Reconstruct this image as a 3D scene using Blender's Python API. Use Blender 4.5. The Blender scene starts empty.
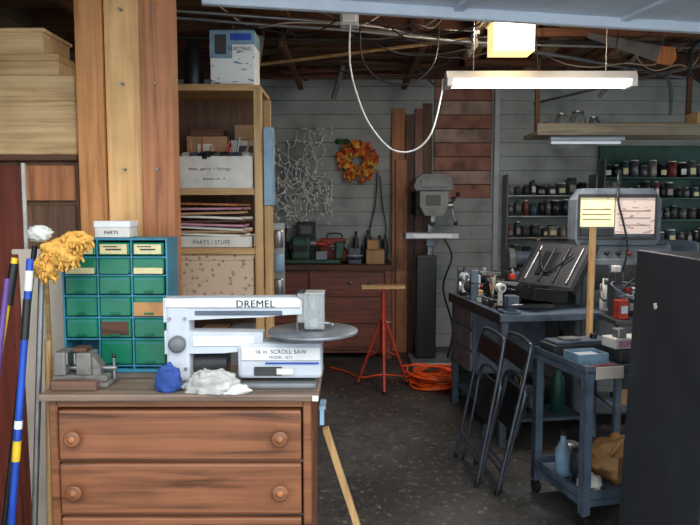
import bpy, bmesh, math, random
from mathutils import Vector, Matrix, Euler, noise
random.seed(7)
R=random.uniform
scene=bpy.context.scene
try:
    scene.view_settings.view_transform='Standard'
    scene.view_settings.look='None'
except Exception: pass

# ---------------------------------------------------------------- materials
def lin(c):
    return tuple(((v/255)/12.92 if v/255<=.04045 else ((v/255+.055)/1.055)**2.4) for v in c)+(1,)
MC={}
def newmat(name):
    m=bpy.data.materials.new(name); m.use_nodes=True
    nt=m.node_tree; b=nt.nodes['Principled BSDF']
    return m,nt,b
def ramp(nt,stops):
    r=nt.nodes.new('ShaderNodeValToRGB'); e=r.color_ramp.elements
    e[0].position=stops[0][0]; e[0].color=stops[0][1]
    e[1].position=stops[-1][0]; e[1].color=stops[-1][1]
    for p,c in stops[1:-1]:
        n=e.new(p); n.color=c
    return r
def P(name,c,rough=.55,metal=0,var=.22,scale=9,bump=.08,trans=0):
    if name in MC: return MC[name]
    m,nt,b=newmat(name)
    tc=nt.nodes.new('ShaderNodeTexCoord'); n=nt.nodes.new('ShaderNodeTexNoise')
    n.inputs['Scale'].default_value=scale; n.inputs['Detail'].default_value=6
    nt.links.new(tc.outputs['Object'],n.inputs['Vector'])
    l=lin(c); d=tuple(x*(1-var*1.6) for x in l[:3])+(1,); h=tuple(min(1,x*(1+var)) for x in l[:3])+(1,)
    r=ramp(nt,[(.3,d),(.5,l),(.72,h)])
    nt.links.new(n.outputs['Fac'],r.inputs['Fac']); nt.links.new(r.outputs['Color'],b.inputs['Base Color'])
    b.inputs['Roughness'].default_value=rough; b.inputs['Metallic'].default_value=metal
    if trans: b.inputs['Transmission Weight'].default_value=trans
    if bump:
        bp=nt.nodes.new('ShaderNodeBump'); bp.inputs['Strength'].default_value=bump; bp.inputs['Distance'].default_value=.01
        n2=nt.nodes.new('ShaderNodeTexNoise'); n2.inputs['Scale'].default_value=scale*7; n2.inputs['Detail'].default_value=4
        nt.links.new(tc.outputs['Object'],n2.inputs['Vector'])
        nt.links.new(n2.outputs['Fac'],bp.inputs['Height']); nt.links.new(bp.outputs['Normal'],b.inputs['Normal'])
    MC[name]=m; return m
def W(name,c1,c2,axis=2,rough=.55,scale=1,knots=False):
    if name in MC: return MC[name]
    m,nt,b=newmat(name)
    tc=nt.nodes.new('ShaderNodeTexCoord'); mp=nt.nodes.new('ShaderNodeMapping')
    s=[34*scale]*3; s[axis]=1.7*scale; mp.inputs['Scale'].default_value=s
    nt.links.new(tc.outputs['Object'],mp.inputs['Vector'])
    n=nt.nodes.new('ShaderNodeTexNoise'); n.inputs['Scale'].default_value=1; n.inputs['Detail'].default_value=7; n.inputs['Distortion'].default_value=.9
    nt.links.new(mp.outputs['Vector'],n.inputs['Vector'])
    l1=lin(c1); l2=lin(c2); mid=tuple((a*.6+b_*.4) for a,b_ in zip(l1,l2))
    r=ramp(nt,[(.28,l2),(.45,mid),(.66,l1)])
    nt.links.new(n.outputs['Fac'],r.inputs['Fac'])
    col=r.outputs['Color']
    n3=nt.nodes.new('ShaderNodeTexNoise'); n3.inputs['Scale'].default_value=5; n3.inputs['Detail'].default_value=6
    nt.links.new(tc.outputs['Object'],n3.inputs['Vector'])
    r3=ramp(nt,[(.3,(.66,.63,.6,1)),(.6,(1,1,1,1))])
    nt.links.new(n3.outputs['Fac'],r3.inputs['Fac'])
    mx=nt.nodes.new('ShaderNodeMixRGB'); mx.blend_type='MULTIPLY'; mx.inputs['Fac'].default_value=.55
    nt.links.new(col,mx.inputs['Color1']); nt.links.new(r3.outputs['Color'],mx.inputs['Color2']); col=mx.outputs['Color']
    if knots:
        v=nt.nodes.new('ShaderNodeTexVoronoi'); v.inputs['Scale'].default_value=1
        mp2=nt.nodes.new('ShaderNodeMapping'); s2=[7]*3; s2[axis]=2.6; mp2.inputs['Scale'].default_value=s2
        nt.links.new(tc.outputs['Object'],mp2.inputs['Vector']); nt.links.new(mp2.outputs['Vector'],v.inputs['Vector'])
        rk=ramp(nt,[(.07,(.22,.12,.06,1)),(.15,(1,1,1,1))]); nt.links.new(v.outputs['Distance'],rk.inputs['Fac'])
        mk=nt.nodes.new('ShaderNodeMixRGB'); mk.blend_type='MULTIPLY'; mk.inputs['Fac'].default_value=.8
        nt.links.new(col,mk.inputs['Color1']); nt.links.new(rk.outputs['Color'],mk.inputs['Color2']); col=mk.outputs['Color']
    nt.links.new(col,b.inputs['Base Color']); b.inputs['Roughness'].default_value=rough
    bp=nt.nodes.new('ShaderNodeBump'); bp.inputs['Strength'].default_value=.15; bp.inputs['Distance'].default_value=.004
    nt.links.new(n.outputs['Fac'],bp.inputs['Height']); nt.links.new(bp.outputs['Normal'],b.inputs['Normal'])
    MC[name]=m; return m
def EM(name,c,st):
    m,nt,b=newmat(name); b.inputs['Emission Color'].default_value=lin(c); b.inputs['Emission Strength'].default_value=st
    b.inputs['Base Color'].default_value=lin(c); return m
def PRINT(name,base,ink,scale=60,th=.55,em=0):
    m,nt,b=newmat(name)
    tc=nt.nodes.new('ShaderNodeTexCoord'); mp=nt.nodes.new('ShaderNodeMapping'); mp.inputs['Scale'].default_value=(scale*.5,scale*.5,scale*1.6)
    nt.links.new(tc.outputs['Object'],mp.inputs['Vector']); n=nt.nodes.new('ShaderNodeTexNoise'); n.inputs['Scale'].default_value=1; n.inputs['Detail'].default_value=2
    nt.links.new(mp.outputs['Vector'],n.inputs['Vector'])
    r=ramp(nt,[(th,lin(base)),(th+.03,lin(ink))]); nt.links.new(n.outputs['Fac'],r.inputs['Fac']); nt.links.new(r.outputs['Color'],b.inputs['Base Color'])
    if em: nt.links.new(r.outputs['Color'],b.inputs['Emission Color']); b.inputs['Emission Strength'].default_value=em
    b.inputs['Roughness'].default_value=.6; return m

# ---------------------------------------------------------------- builder
class B:
    def __init__(s,name,M=None):
        s.n=name; s.v=[]; s.f=[]; s.mi=[]; s.sm=[]; s.mats=[]; s.M=M or Matrix()
    def add(s,vs,fs,mat,smooth=False,M=None):
        if mat not in s.mats: s.mats.append(mat)
        k=s.mats.index(mat); o=len(s.v)
        T=s.M@M if M else s.M
        for v in vs: s.v.append(T@Vector(v))
        for f in fs: s.f.append([i+o for i in f]); s.mi.append(k); s.sm.append(smooth)
        return s
    def box(s,x0,x1,y0,y1,z0,z1,mat,bev=.003,M=None):
        bm=bmesh.new(); bmesh.ops.create_cube(bm,size=1)
        for v in bm.verts: v.co=Vector(((x0+x1)/2+v.co.x*(x1-x0),(y0+y1)/2+v.co.y*(y1-y0),(z0+z1)/2+v.co.z*(z1-z0)))
        b=min(bev,.45*min(abs(x1-x0),abs(y1-y0),abs(z1-z0)))
        if b>.0004: bmesh.ops.bevel(bm,geom=bm.edges[:],offset=b,segments=2 if b>.004 else 1,affect='EDGES',profile=.5)
        bm.verts.index_update()
        s.add([v.co.copy() for v in bm.verts],[[v.index for v in f.verts] for f in bm.faces],mat,False,M); bm.free(); return s
    def cyl(s,p,q,r,mat,r2=None,n=16,M=None,caps=True):
        p=Vector(p);q=Vector(q);r2=r if r2 is None else r2
        d=(q-p).normalized(); a=d.orthogonal().normalized(); b=d.cross(a)
        vs=[];fs=[]
        for c,rr in((p,r),(q,r2)):
            for i in range(n):
                t=2*math.pi*i/n; vs.append(c+a*math.cos(t)*rr+b*math.sin(t)*rr)
        for i in range(n): fs.append([i,(i+1)%n,n+(i+1)%n,n+i])
        s.add(vs,fs,mat,True,M)
        if caps: s.add(vs,[list(range(n))[::-1],list(range(n,2*n))],mat,False,M)
        return s
    def lathe(s,prof,org,mat,axis=(0,0,1),n=20,M=None,smooth=True):
        org=Vector(org); d=Vector(axis).normalized(); a=d.orthogonal().normalized(); b=d.cross(a)
        vs=[];fs=[]
        for r,z in prof:
            for i in range(n):
                t=2*math.pi*i/n; vs.append(org+d*z+a*math.cos(t)*r+b*math.sin(t)*r)
        for k in range(len(prof)-1):
            for i in range(n): fs.append([k*n+i,k*n+(i+1)%n,(k+1)*n+(i+1)%n,(k+1)*n+i])
        fs.append(list(range(n))[::-1]); fs.append([(len(prof)-1)*n+i for i in range(n)])
        return s.add(vs,fs,mat,smooth,M)
    def tube(s,pts,r,mat,n=8,sub=5,M=None,closed=False):
        pts=[Vector(p) for p in pts]
        if sub>1 and len(pts)>2:
            o=[]; L=len(pts)
            for i in range(L if closed else L-1):
                if closed: p0,p1,p2,p3=pts[i-1],pts[i],pts[(i+1)%L],pts[(i+2)%L]
                else: p0,p1,p2,p3=pts[max(i-1,0)],pts[i],pts[i+1],pts[min(i+2,L-1)]
                for k in range(sub):
                    t=k/sub; o.append(.5*((2*p1)+(p2-p0)*t+(2*p0-5*p1+4*p2-p3)*t*t+(3*p1-p0-3*p2+p3)*t**3))
            if not closed:o.append(pts[-1])
            pts=o
        vs=[];fs=[];L=len(pts); a=None
        for i,p in enumerate(pts):
            if closed: d=pts[(i+1)%L]-pts[i-1]
            else: d=pts[min(i+1,L-1)]-pts[max(i-1,0)]
            if d.length<1e-9: d=Vector((0,0,1))
            d.normalize()
            if a is None: a=d.orthogonal().normalized()
            else:
                a=a-d*a.dot(d)
                a=a.normalized() if a.length>1e-6 else d.orthogonal().normalized()
            b=d.cross(a)
            for k in range(n):
                t=2*math.pi*k/n; vs.append(p+a*math.cos(t)*r+b*math.sin(t)*r)
        for i in range(L if closed else L-1):
            j=(i+1)%L
            for k in range(n): fs.append([i*n+k,i*n+(k+1)%n,j*n+(k+1)%n,j*n+k])
        if not closed: fs+= [list(range(n))[::-1],[(L-1)*n+k for k in range(n)]]
        return s.add(vs,fs,mat,True,M)
    def prism(s,poly,y0,y1,mat,M=None,plane='xz'):
        n=len(poly)
        if plane=='xz': vs=[(x,y0,z) for x,z in poly]+[(x,y1,z) for x,z in poly]
        elif plane=='xy': vs=[(x,y,y0) for x,y in poly]+[(x,y,y1) for x,y in poly]
        else: vs=[(y0,a,b) for a,b in poly]+[(y1,a,b) for a,b in poly]
        fs=[list(range(n)),list(range(n,2*n))[::-1]]+[[i,n+i,n+(i+1)%n,(i+1)%n] for i in range(n)]
        return s.add(vs,fs,mat,False,M)
    def blob(s,c,rad,mat,amp=.25,freq=2.5,seed=0,nu=28,nv=18,flat=None,M=None):
        vs=[];fs=[]
        for j in range(nv+1):
            ph=math.pi*j/nv
            for i in range(nu):
                th=2*math.pi*i/nu; d=Vector((math.sin(ph)*math.cos(th),math.sin(ph)*math.sin(th),math.cos(ph)))
                k=1+amp*noise.fractal(d*freq+Vector((seed,seed*1.7,0)),1,2,3)
                p=Vector((c[0]+d.x*rad[0]*k,c[1]+d.y*rad[1]*k,c[2]+d.z*rad[2]*k))
                if flat is not None: p.z=max(p.z,flat)
                vs.append(p)
        for j in range(nv):
            for i in range(nu): fs.append([j*nu+i,j*nu+(i+1)%nu,(j+1)*nu+(i+1)%nu,(j+1)*nu+i])
        return s.add(vs,fs,mat,True,M)
    def text(s,t,size,M,mat):
        cu=bpy.data.curves.new('t','FONT'); cu.body=t; cu.size=size; cu.extrude=.0006; cu.align_x='CENTER'; cu.space_character=1.08
        o=bpy.data.objects.new('t',cu); scene.collection.objects.link(o)
        dg=bpy.context.evaluated_depsgraph_get(); me=bpy.data.meshes.new_from_object(o.evaluated_get(dg))
        s.add([v.co.copy() for v in me.vertices],[list(p.vertices) for p in me.polygons],mat,False,M)
        bpy.data.objects.remove(o); return s
    def done(s):
        if not s.v: return
        lo=Vector((min(v.x for v in s.v),min(v.y for v in s.v),min(v.z for v in s.v)))
        hi=Vector((max(v.x for v in s.v),max(v.y for v in s.v),max(v.z for v in s.v)))
        c=Vector(((lo.x+hi.x)/2,(lo.y+hi.y)/2,lo.z))
        me=bpy.data.meshes.new(s.n); me.from_pydata([v-c for v in s.v],[],s.f)
        for m in s.mats: me.materials.append(m)
        for p,k,sm in zip(me.polygons,s.mi,s.sm): p.material_index=k; p.use_smooth=sm
        me.update(); bm=bmesh.new(); bm.from_mesh(me); bmesh.ops.recalc_face_normals(bm,faces=bm.faces); bm.to_mesh(me); bm.free()
        o=bpy.data.objects.new(s.n,me); o.location=c; scene.collection.objects.link(o); return o
def FR(x,y,z): # text facing -Y
    return Matrix.Translation((x,y,z))@Matrix.Rotation(math.pi/2,4,'X')
def crate(b,x0,x1,y0,y1,z0,z1,m,t=.012,M=None):
    b.box(x0,x1,y0,y1,z0,z0+t,m,.001,M)
    b.box(x0,x0+t,y0,y1,z0+t,z1,m,.001,M); b.box(x1-t,x1,y0,y1,z0+t,z1,m,.001,M)
    b.box(x0+t,x1-t,y0,y0+t,z0+t,z1,m,.001,M); b.box(x0+t,x1-t,y1-t,y1,z0+t,z1,m,.001,M)

# palette
mDres=W('dresser_wood',(146,94,64),(80,50,34),0,.34)
mDresTop=W('dresser_top_wood',(146,124,108),(84,64,52),0,.45)
mPost1=W('fir_post_a',(206,142,84),(150,90,44),2,.55)
mPost2=W('fir_post_b',(232,184,124),(192,136,78),2,.55,1,True)
mPost3=W('fir_post_c',(190,122,76),(124,74,42),2,.55)
mPly=W('plywood',(220,186,136),(176,136,92),0,.6)
mPine=W('pine',(200,164,112),(150,112,70),2,.6)
mPineX=W('pine_x',(200,164,112),(150,112,70),0,.6)
mBrownV=W('brown_board',(112,78,56),(60,40,28),2,.6)
mBrownX=W('brown_board_x',(104,68,48),(52,34,24),0,.7)
mMahog=W('mahogany',(120,58,44),(74,34,26),2,.4)
mRaft=W('rafter_wood',(112,72,50),(52,34,24),0,.8)
mRaftY=W('rafter_wood_y',(124,78,52),(60,36,24),1,.8)
mBench=W('redwood_bench',(136,76,58),(76,38,28),0,.5)
mTeal=P('teal_enamel',(50,122,146),.4)
mGreenD=P('green_drawer',(20,112,84),.3,var=.12)
mLabel=P('label_paper',(206,196,150),.8,var=.1,scale=60)
mWhite=P('white_plastic',(222,224,224),.4,var=.06)
mWhiteB=P('white_card',(205,202,194),.7,var=.14)
mGrayL=P('light_gray_paint',(186,192,200),.4,var=.08)
mGray=P('gray_paint',(106,110,112),.45)
mBluG=P('bluegray_paint',(76,88,102),.42,var=.3)
mDk=P('black_paint',(26,27,30),.4)
mDkG=P('dark_gray',(50,50,52),.5)
mSteel=P('steel',(150,150,150),.35,.8,var=.2)
mIron=P('cast_iron',(125,130,136),.4,.4,var=.2)
mRed=P('red_paint',(166,54,36),.45)
mOrange=P('orange_vinyl',(224,84,28),.4,var=.1)
mBlue=P('blue_plastic',(24,70,170),.35)
mBlueL=P('light_blue_box',(120,150,170),.5)
mYel=P('yellow_cotton',(232,176,84),.9,var=.25,scale=30,bump=.6)
mYelP=P('yellow_plastic',(228,190,40),.4)
mCard=P('cardboard',(170,134,96),.8,var=.14)
mTan=P('tan_leather',(176,130,80),.6)
mPaper=P('paper',(220,216,205),.8,var=.05)
mPink=P('pink_paper',(180,128,146),.7)
mCreamP=P('cream_panel',(196,184,170),.7,var=.12,scale=4)
mGreen=P('green_paint',(26,76,66),.5)
mGlass=P('jar_glass',(200,215,215),.08,var=.03,bump=0,trans=.85)
mFrost=P('frosted_plastic',(214,214,208),.35,var=.05,bump=0,trans=.45)
mCloth=P('white_cloth',(205,205,200),.85,var=.08)

# ---------------------------------------------------------------- shell
def floor_mat():
    m,nt,b=newmat('concrete'); tc=nt.nodes.new('ShaderNodeTexCoord')
    n=nt.nodes.new('ShaderNodeTexNoise'); n.inputs['Scale'].default_value=1.3; n.inputs['Detail'].default_value=9; n.inputs['Roughness'].default_value=.65
    nt.links.new(tc.outputs['Object'],n.inputs['Vector'])
    r=ramp(nt,[(.32,lin((34,32,31))),(.5,lin((58,56,54))),(.7,lin((90,87,84)))])
    nt.links.new(n.outputs['Fac'],r.inputs['Fac'])
    v=nt.nodes.new('ShaderNodeTexNoise'); v.inputs['Scale'].default_value=45; v.inputs['Detail'].default_value=3
    nt.links.new(tc.outputs['Object'],v.inputs['Vector']); rv=ramp(nt,[(.35,(.6,.6,.6,1)),(.55,(1,1,1,1)),(.72,(1.0,1.0,1.0,1))])
    nt.links.new(v.outputs['Fac'],rv.inputs['Fac']); mx=nt.nodes.new('ShaderNodeMixRGB'); mx.blend_type='MULTIPLY'; mx.inputs['Fac'].default_value=.6
    nt.links.new(r.outputs['Color'],mx.inputs['Color1']); nt.links.new(rv.outputs['Color'],mx.inputs['Color2'])
    g=nt.nodes.new('ShaderNodeTexNoise'); g.inputs['Scale'].default_value=22; g.inputs['Detail'].default_value=8; g.inputs['Roughness'].default_value=.8
    nt.links.new(tc.outputs['Object'],g.inputs['Vector']); rg=ramp(nt,[(.57,(0,0,0,1)),(.63,(1,1,1,1))]); nt.links.new(g.outputs['Fac'],rg.inputs['Fac'])
    m2=nt.nodes.new('ShaderNodeMixRGB'); m2.inputs['Color2'].default_value=lin((128,122,114)); nt.links.new(rg.outputs['Color'],m2.inputs['Fac']); nt.links.new(mx.outputs['Color'],m2.inputs['Color1'])
    nt.links.new(m2.outputs['Color'],b.inputs['Base Color'])
    b.inputs['Roughness'].default_value=.5
    bp=nt.nodes.new('ShaderNodeBump'); bp.inputs['Strength'].default_value=.25; bp.inputs['Distance'].default_value=.01
    nt.links.new(v.outputs['Fac'],bp.inputs['Height']); nt.links.new(bp.outputs['Normal'],b.inputs['Normal']); return m
B('floor').box(-3,5,-3,8,-.1,0,floor_mat(),0).done()
mWallB=P('gray_wall_paint',(162,168,166),.7,var=.24,scale=3)
mWallP=P('pink_stained_paint',(176,148,136),.7,var=.35,scale=5)
mWallP2=P('red_stained_paint',(158,108,92),.7,var=.35,scale=6)
mGap=P('wall_gap',(44,42,40),.9)
w=B('wall_back'); w.box(-2.7,4.4,7.66,7.76,0,3.3,mGap,0)
z=0; k=0
while z<3.0:
    h=min(.150,3.02-z)
    if z>1.6:
        w.box(-2.6,.93,7.62,7.66,z,z+h,mWallB,.003); w.box(.935,1.56,7.615,7.66,z,z+h-.004,[mWallP,mWallP2,mWallP,mWallP2,mWallP2][k%5],.006); w.box(1.565,4.3,7.62,7.66,z,z+h,mWallB,.003)
    else: w.box(-2.6,4.3,7.62,7.66,z,z+h,mWallB,.003)
    z+=.153; k+=1
w.done()
mWood_wall=W('wall_planks',(120,96,74),(66,50,38),1,.8)
B('wall_left').box(-2.8,-2.6,1.6,7.76,0,3.3,mWood_wall,0).done()
wr=B('wall_right'); wr.box(4.3,4.5,1.6,4.4,0,3.3,mWood_wall,0).box(4.3,4.5,7.0,7.76,0,3.3,mWood_wall,0).box(4.3,4.5,4.4,7.0,0,1.0,mWood_wall,0).box(4.3,4.5,4.4,7.0,2.3,3.3,mWood_wall,0).done()
wf=B('window_1')
for a in (4.4,5.67,6.94): wf.box(4.34,4.4,a,a+.06,1.0,2.3,mWhiteB,.003)
wf.box(4.34,4.4,4.46,6.94,1.0,1.06,mWhiteB,.003).box(4.34,4.4,4.46,6.94,2.24,2.3,mWhiteB,.003).done()
B('wall_front').box(-2.8,-1.75,1.45,1.6,0,3.3,mWood_wall,0).box(3.4,4.5,1.45,1.6,0,3.3,mWood_wall,0).box(-1.75,3.4,1.45,1.6,2.72,3.3,mWood_wall,0).done()
c=B('ceiling'); 
for i in range(34): c.box(-2.7,4.4,1.5+i*.185,1.5+i*.185+.18,3.24,3.28,mRaft,.002)
c.box(-2.8,4.5,1.45,7.8,3.28,3.32,mBrownX,0).done()
r_=B('rafters')
for i,y in enumerate([2.2,2.98,3.6,4.3,5.0,5.7,6.4,7.1]): r_.box(-2.6,4.3,y,y+.045,3.02,3.235,mRaft,.003)
for x in (-2.0,-.5,2.6): r_.box(x,x+.05,3.2,7.6,2.96,3.02,mRaftY,.003)
r_.box(-2.6,4.3,7.52,7.62,2.98,3.1,mRaft,.004)
r_.done()
lb=B('stored_lumber'); mLum=[mRaftY,mRaftY,mBrownV,mRaftY,W('lumber_orange',(160,98,58),(92,54,32),1,.7),W('lumber_pale',(180,148,108),(130,100,72),1,.7)]
for i in range(11):
    x=1.05+i*.17+R(-.05,.05); a=R(-.12,.12)
    lb.box(-.07,.07,-1.0,1.1,0,.03,random.choice(mLum),.003,Matrix.Translation((x,5.75+R(-.2,.2),2.925+i%2*.034))@Matrix.Rotation(a,4,'Z'))
for z_,y_ in((2.86,5.2),(2.86,6.3)): lb.box(1.0,2.95,y_,y_+.05,z_,z_+.06,mRaft,.003)
for x_ in (1.0,2.9):
    for y_ in(5.2,6.3): lb.box(x_,x_+.045,y_,y_+.04,2.86,3.1,mRaft,.003)
lb.done()
lb=B('stored_boards')
for i in range(7):
    a=R(-.25,.25); lb.box(-.8,.8,-.06,.06,0,.025,random.choice([mRaft,mBrownX,mBench]),.003,Matrix.Translation((.05+R(-.2,.2),5.6+i*.26,2.88+R(0,.07)))@Matrix.Rotation(a,4,'Z'))
for x_ in(-.55,.55): lb.box(x_,x_+.05,5.4,7.4,2.83,2.875,mRaftY,.003)
for x_ in(-.55,.55):
    for y_ in (5.5,7.2): lb.box(x_,x_+.03,y_,y_+.03,2.85,3.2,mRaft,.002)
lb.done()
# things hung from the rafters
hs=B('hand_saw'); T=Matrix.Translation((2.05,5.15,2.78))@Matrix.Rotation(.25,4,'Y'); hs.prism([(-.3,-.02),(.25,-.06),(.25,.06),(-.3,.02)],0,.003,mSteel,T).prism([(.25,-.07),(.36,-.06),(.38,.0),(.35,.07),(.25,.06)],-.008,.012,mPost3,T).cyl((.25,0,.05),(.25,0,.24),.003,mSteel,n=6,M=T).done()
q=B('coiled_hose')
for k in range(4): q.tube([(2.75+(.17-.012*k)*math.cos(t*.628),5.3+k*.02,2.70+(.17-.01*k)*math.sin(t*.628)) for t in range(10)],.012,[mDk,mGreen,mDk,mDkG][k],closed=True)
q.cyl((2.75,5.33,2.86),(2.75,5.33,3.02),.006,mSteel,n=6).done()
q=B('hanging_bucket'); q.lathe([(.09,0),(.12,.2),(.125,.205),(.12,.2),(.1,.19)],(-.75,5.1,2.62),mGray).tube([(-.87,5.1,2.81),(-.85,5.1,2.92),(-.75,5.1,2.98),(-.65,5.1,2.92),(-.63,5.1,2.81)],.004,mSteel).done()
q=B('garden_rake'); q.cyl((-.9,6.0,2.80),(.9,5.2,2.84),.014,mPine).box(.88,.93,4.98,5.38,2.82,2.85,mSteel,.003)
for i in range(9): q.cyl((.905,5.0+i*.045,2.82),(.92,5.0+i*.045,2.74),.005,mSteel,n=6)
q.done()
br=B('roof_brace'); br.cyl((-.16,6.6,2.62),(.02,6.3,3.15),.025,mGray).cyl((-1.5,6.9,2.6),(-1.0,6.5,3.2),.03,mBrownV).cyl((2.3,6.4,2.6),(2.75,6.2,3.15),.02,mGray).done()

# overhead door panel (open)
od=B('overhead_door'); M=Matrix.Translation((.8,2.95,2.56))@Matrix.Rotation(math.radians(11.5),4,'Z')
mDoor=P('door_enamel',(214,226,240),.45,var=.05)
for k in range(3): od.box(-1.4,1.9,-.98+k*.5,-.49+k*.5,0,.035,mDoor,.008,M)
for x in (-1.3,-.2,.7,1.8): od.box(x,x+.05,-.95,.5,-.02,0,mDoor,.003,M)
od.box(-1.4,1.9,.5,.54,-.05,.04,mDoor,.004,M)
for x in(-1.0,1.6): od.cyl((x,.3,.035),(x,.3,.44),.008,mSteel,M=M,n=8)
od.done()

# conduit + junction box
cd=B('electrical_conduit'); cd.tube([(-1.3,4.5,2.86),(0,4.86,2.86),(.6,5.2,2.86)],.014,mSteel).tube([(0,4.88,2.83),(1.5,5.6,2.83),(2.9,6.5,2.83),(3.3,6.7,2.83)],.017,mGray).tube([(2.9,6.5,2.83),(3.0,6.5,2.75),(3.02,6.5,2.45)],.017,mGray)
cd.tube([(-1.6,5.4,2.9),(.4,5.5,2.9),(3.9,5.6,2.9)],.012,mDkG).tube([(-.4,4.4,2.9),(.3,5.6,2.9),(.9,7.4,2.88)],.01,mDkG)
cd.tube([(-1.3,4.42,2.80),(-.6,4.6,2.79),(0,4.8,2.80),(1.2,5.2,2.8),(3.2,5.35,2.8)],.010,mIron).tube([(.9,4.1,2.83),(2.2,4.3,2.83),(3.2,4.4,2.83)],.012,mSteel)
cd.tube([(2.0,7.5,2.7),(2.4,6.6,2.72),(2.9,5.6,2.74),(3.2,5.0,2.74)],.014,mGray)
cd.done()
cb=B('loose_wiring')
for i in range(20):
    x=R(-1.1,.4) if i<9 else R(.6,2.8); y=R(4.5,6.2); pts=[]
    L_=R(.5,1.5); dp_=R(.4,1.8)
    for k in range(6): pts.append((x+k*L_/5,y+R(-.08,.08),2.86+R(-.04,.02)-.10*math.sin(k/5*math.pi)*dp_))
    pts[0]=(pts[0][0],y,2.96); pts[-1]=(pts[-1][0],y,2.96)
    cb.tube(pts,.0055,random.choice([mDk,mDk,mDkG,mCreamP,mDkG]),n=6)
for x,y in((1.35,5.1),(1.9,4.9),(-.7,5.2),(2.4,5.3)): cb.cyl((x,y,2.96),(x+R(-.03,.03),y,2.96-R(.2,.34)),.005,mDk,n=6); 
cb.done()
jb=B('junction_box'); jb.box(-.065,.055,4.46,4.56,2.75,2.86,mGrayL,.006).box(-.05,.04,4.452,4.46,2.77,2.84,mWhite,.003).cyl((-.04,4.51,2.86),(-.04,4.51,3.02),.012,mSteel).done()
co=B('white_power_cord'); co.tube([(0,4.44,2.75),(0,4.44,2.5),(.05,4.48,2.3),(.13,4.48,2.12),(.27,4.48,1.965),(.42,4.5,1.96),(.53,4.5,2.07),(.59,4.5,2.3),(.605,4.5,2.42)],.006,mWhite).done()
co=B('black_power_cord'); co.tube([(.065,4.52,2.75),(.08,4.52,2.55),(.2,4.54,2.42),(.4,4.55,2.4),(.56,4.6,2.55),(.6,4.7,2.85)],.006,mDk).tube([(-.08,4.52,2.8),(-.3,4.6,2.72),(-.7,4.6,2.78),(-1.2,4.7,2.88)],.006,mDk).tube([(.07,4.52,2.8),(.5,4.5,2.7),(.8,4.45,2.74),(.84,4.4,2.8)],.006,mDk).done()

# lights
mTube=EM('fluorescent_glow',(255,242,242),3.6)
fl=B('fluorescent_fixture')
fl.prism([(4.42,2.41),(4.58,2.41),(4.55,2.46),(4.45,2.46)],.62,1.84,mWhite,plane='yz')
fl.cyl((.66,4.455,2.385),(1.80,4.455,2.385),.019,mTube).cyl((.66,4.545,2.385),(1.80,4.545,2.385),.019,mTube)
fl.box(.62,.66,4.42,4.58,2.36,2.41,mWhite,.004).box(1.80,1.84,4.42,4.58,2.36,2.41,mWhite,.004)
for x in(.8,1.66): fl.cyl((x,4.5,2.45),(x,4.5,3.05),.003,mSteel,n=6)
fl.done()
mBulb=EM('warm_diffuser_glow',(255,214,140),1.25)
mFil=EM('bulb_core_glow',(255,244,214),30)
bl=B('box_pendant_lamp')
# open-fronted lamp box with a bare bulb inside
bl.box(.865,.875,4.2,4.38,2.54,2.71,mBulb,.001).box(1.105,1.115,4.2,4.38,2.54,2.71,mBulb,.001).box(.875,1.105,4.37,4.38,2.54,2.71,mBulb,.001)
bl.box(.865,1.115,4.2,4.38,2.53,2.54,mBulb,.001).box(.85,1.13,4.18,4.4,2.71,2.73,mWhite,.003)
bl.lathe([(.012,0),(.04,.025),(.05,.06),(.035,.1),(.02,.13),(.02,.16)],(.99,4.29,2.55),mFil)
bl.cyl((.99,4.29,2.73),(.99,4.29,2.86),.03,mDkG).box(.9,1.08,4.2,4.38,2.86,2.88,mDkG,.003).cyl((.99,4.29,2.88),(.99,4.29,3.02),.012,mDkG)
bl.done()
def lamp(n,kind,loc,e,c,size=.3,sy=None,rot=(0,0,0)):
    l=bpy.data.lights.new(n,kind); l.energy=e; l.color=c
    if kind=='AREA':
        l.size=size
        if sy: l.shape='RECTANGLE'; l.size_y=sy
    elif kind=='POINT': l.shadow_soft_size=size
    o=bpy.data.objects.new(n,l); o.location=loc; o.rotation_euler=rot; scene.collection.objects.link(o); return o
lamp('fluorescent_light','AREA',(1.23,4.5,2.35),28,(1,.98,.97),1.1,.14)
lamp('box_lamp_light','POINT',(.99,4.1,2.62),20,(1,.84,.62),.06)
lamp('box_lamp_light_rear','POINT',(.99,4.6,2.75),22,(1,.82,.58),.06)

# ---------------------------------------------------------------- dresser
d=B('dresser'); x0,x1=-1.055,-.135
d.box(-1.078,-.108,2.295,2.77,.925,.95,mDresTop,.006)
d.box(x0,x0+.03,2.325,2.75,.06,.925,mDres,.004).box(x1-.03,x1,2.325,2.75,.06,.925,mDres,.004).box(x0+.03,x1-.03,2.72,2.74,.1,.925,mBrownX,.002)
d.box(x0+.03,x1-.03,2.325,2.35,.897,.925,mDres,.003)
zs=[(.889,.708),(.698,.512),(.502,.31),(.30,.11)]
for zt,zb in zs:
    d.box(x0+.036,x1-.036,2.316,2.70,zb+.002,zt-.002,mDres,.007)
    d.box(x0+.03,x1-.03,2.33,2.36,zb-.009,zb-.001,mBrownX,.001)
    zm=(zt+zb)/2-.005
    for x in(-.962,-.243):
        d.lathe([(.012,0),(.012,.008),(.016,.012),(.028,.02),(.029,.026),(.024,.031),(.02,.029),(.012,.034),(.001,.036)],(x,2.316,zm),mDres,(0,-1,0),24)
        d.lathe([(.011,0),(.011,.002),(.004,.004)],(x,2.283,zm),mPost3,(0,-1,0),16)
d.box(x0,x1,2.33,2.35,.06,.1,mDres,.003)
for x in(x0+.002,x1-.052):
    for y in(2.33,2.69): d.prism([(x,.06),(x+.05,.06),(x+.04,0),(x+.01,0)],y,y+.05,mDres)
d.box(-.13,-.109,2.2935,2.295,.928,.947,mPaper,0)
d.done()
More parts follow.
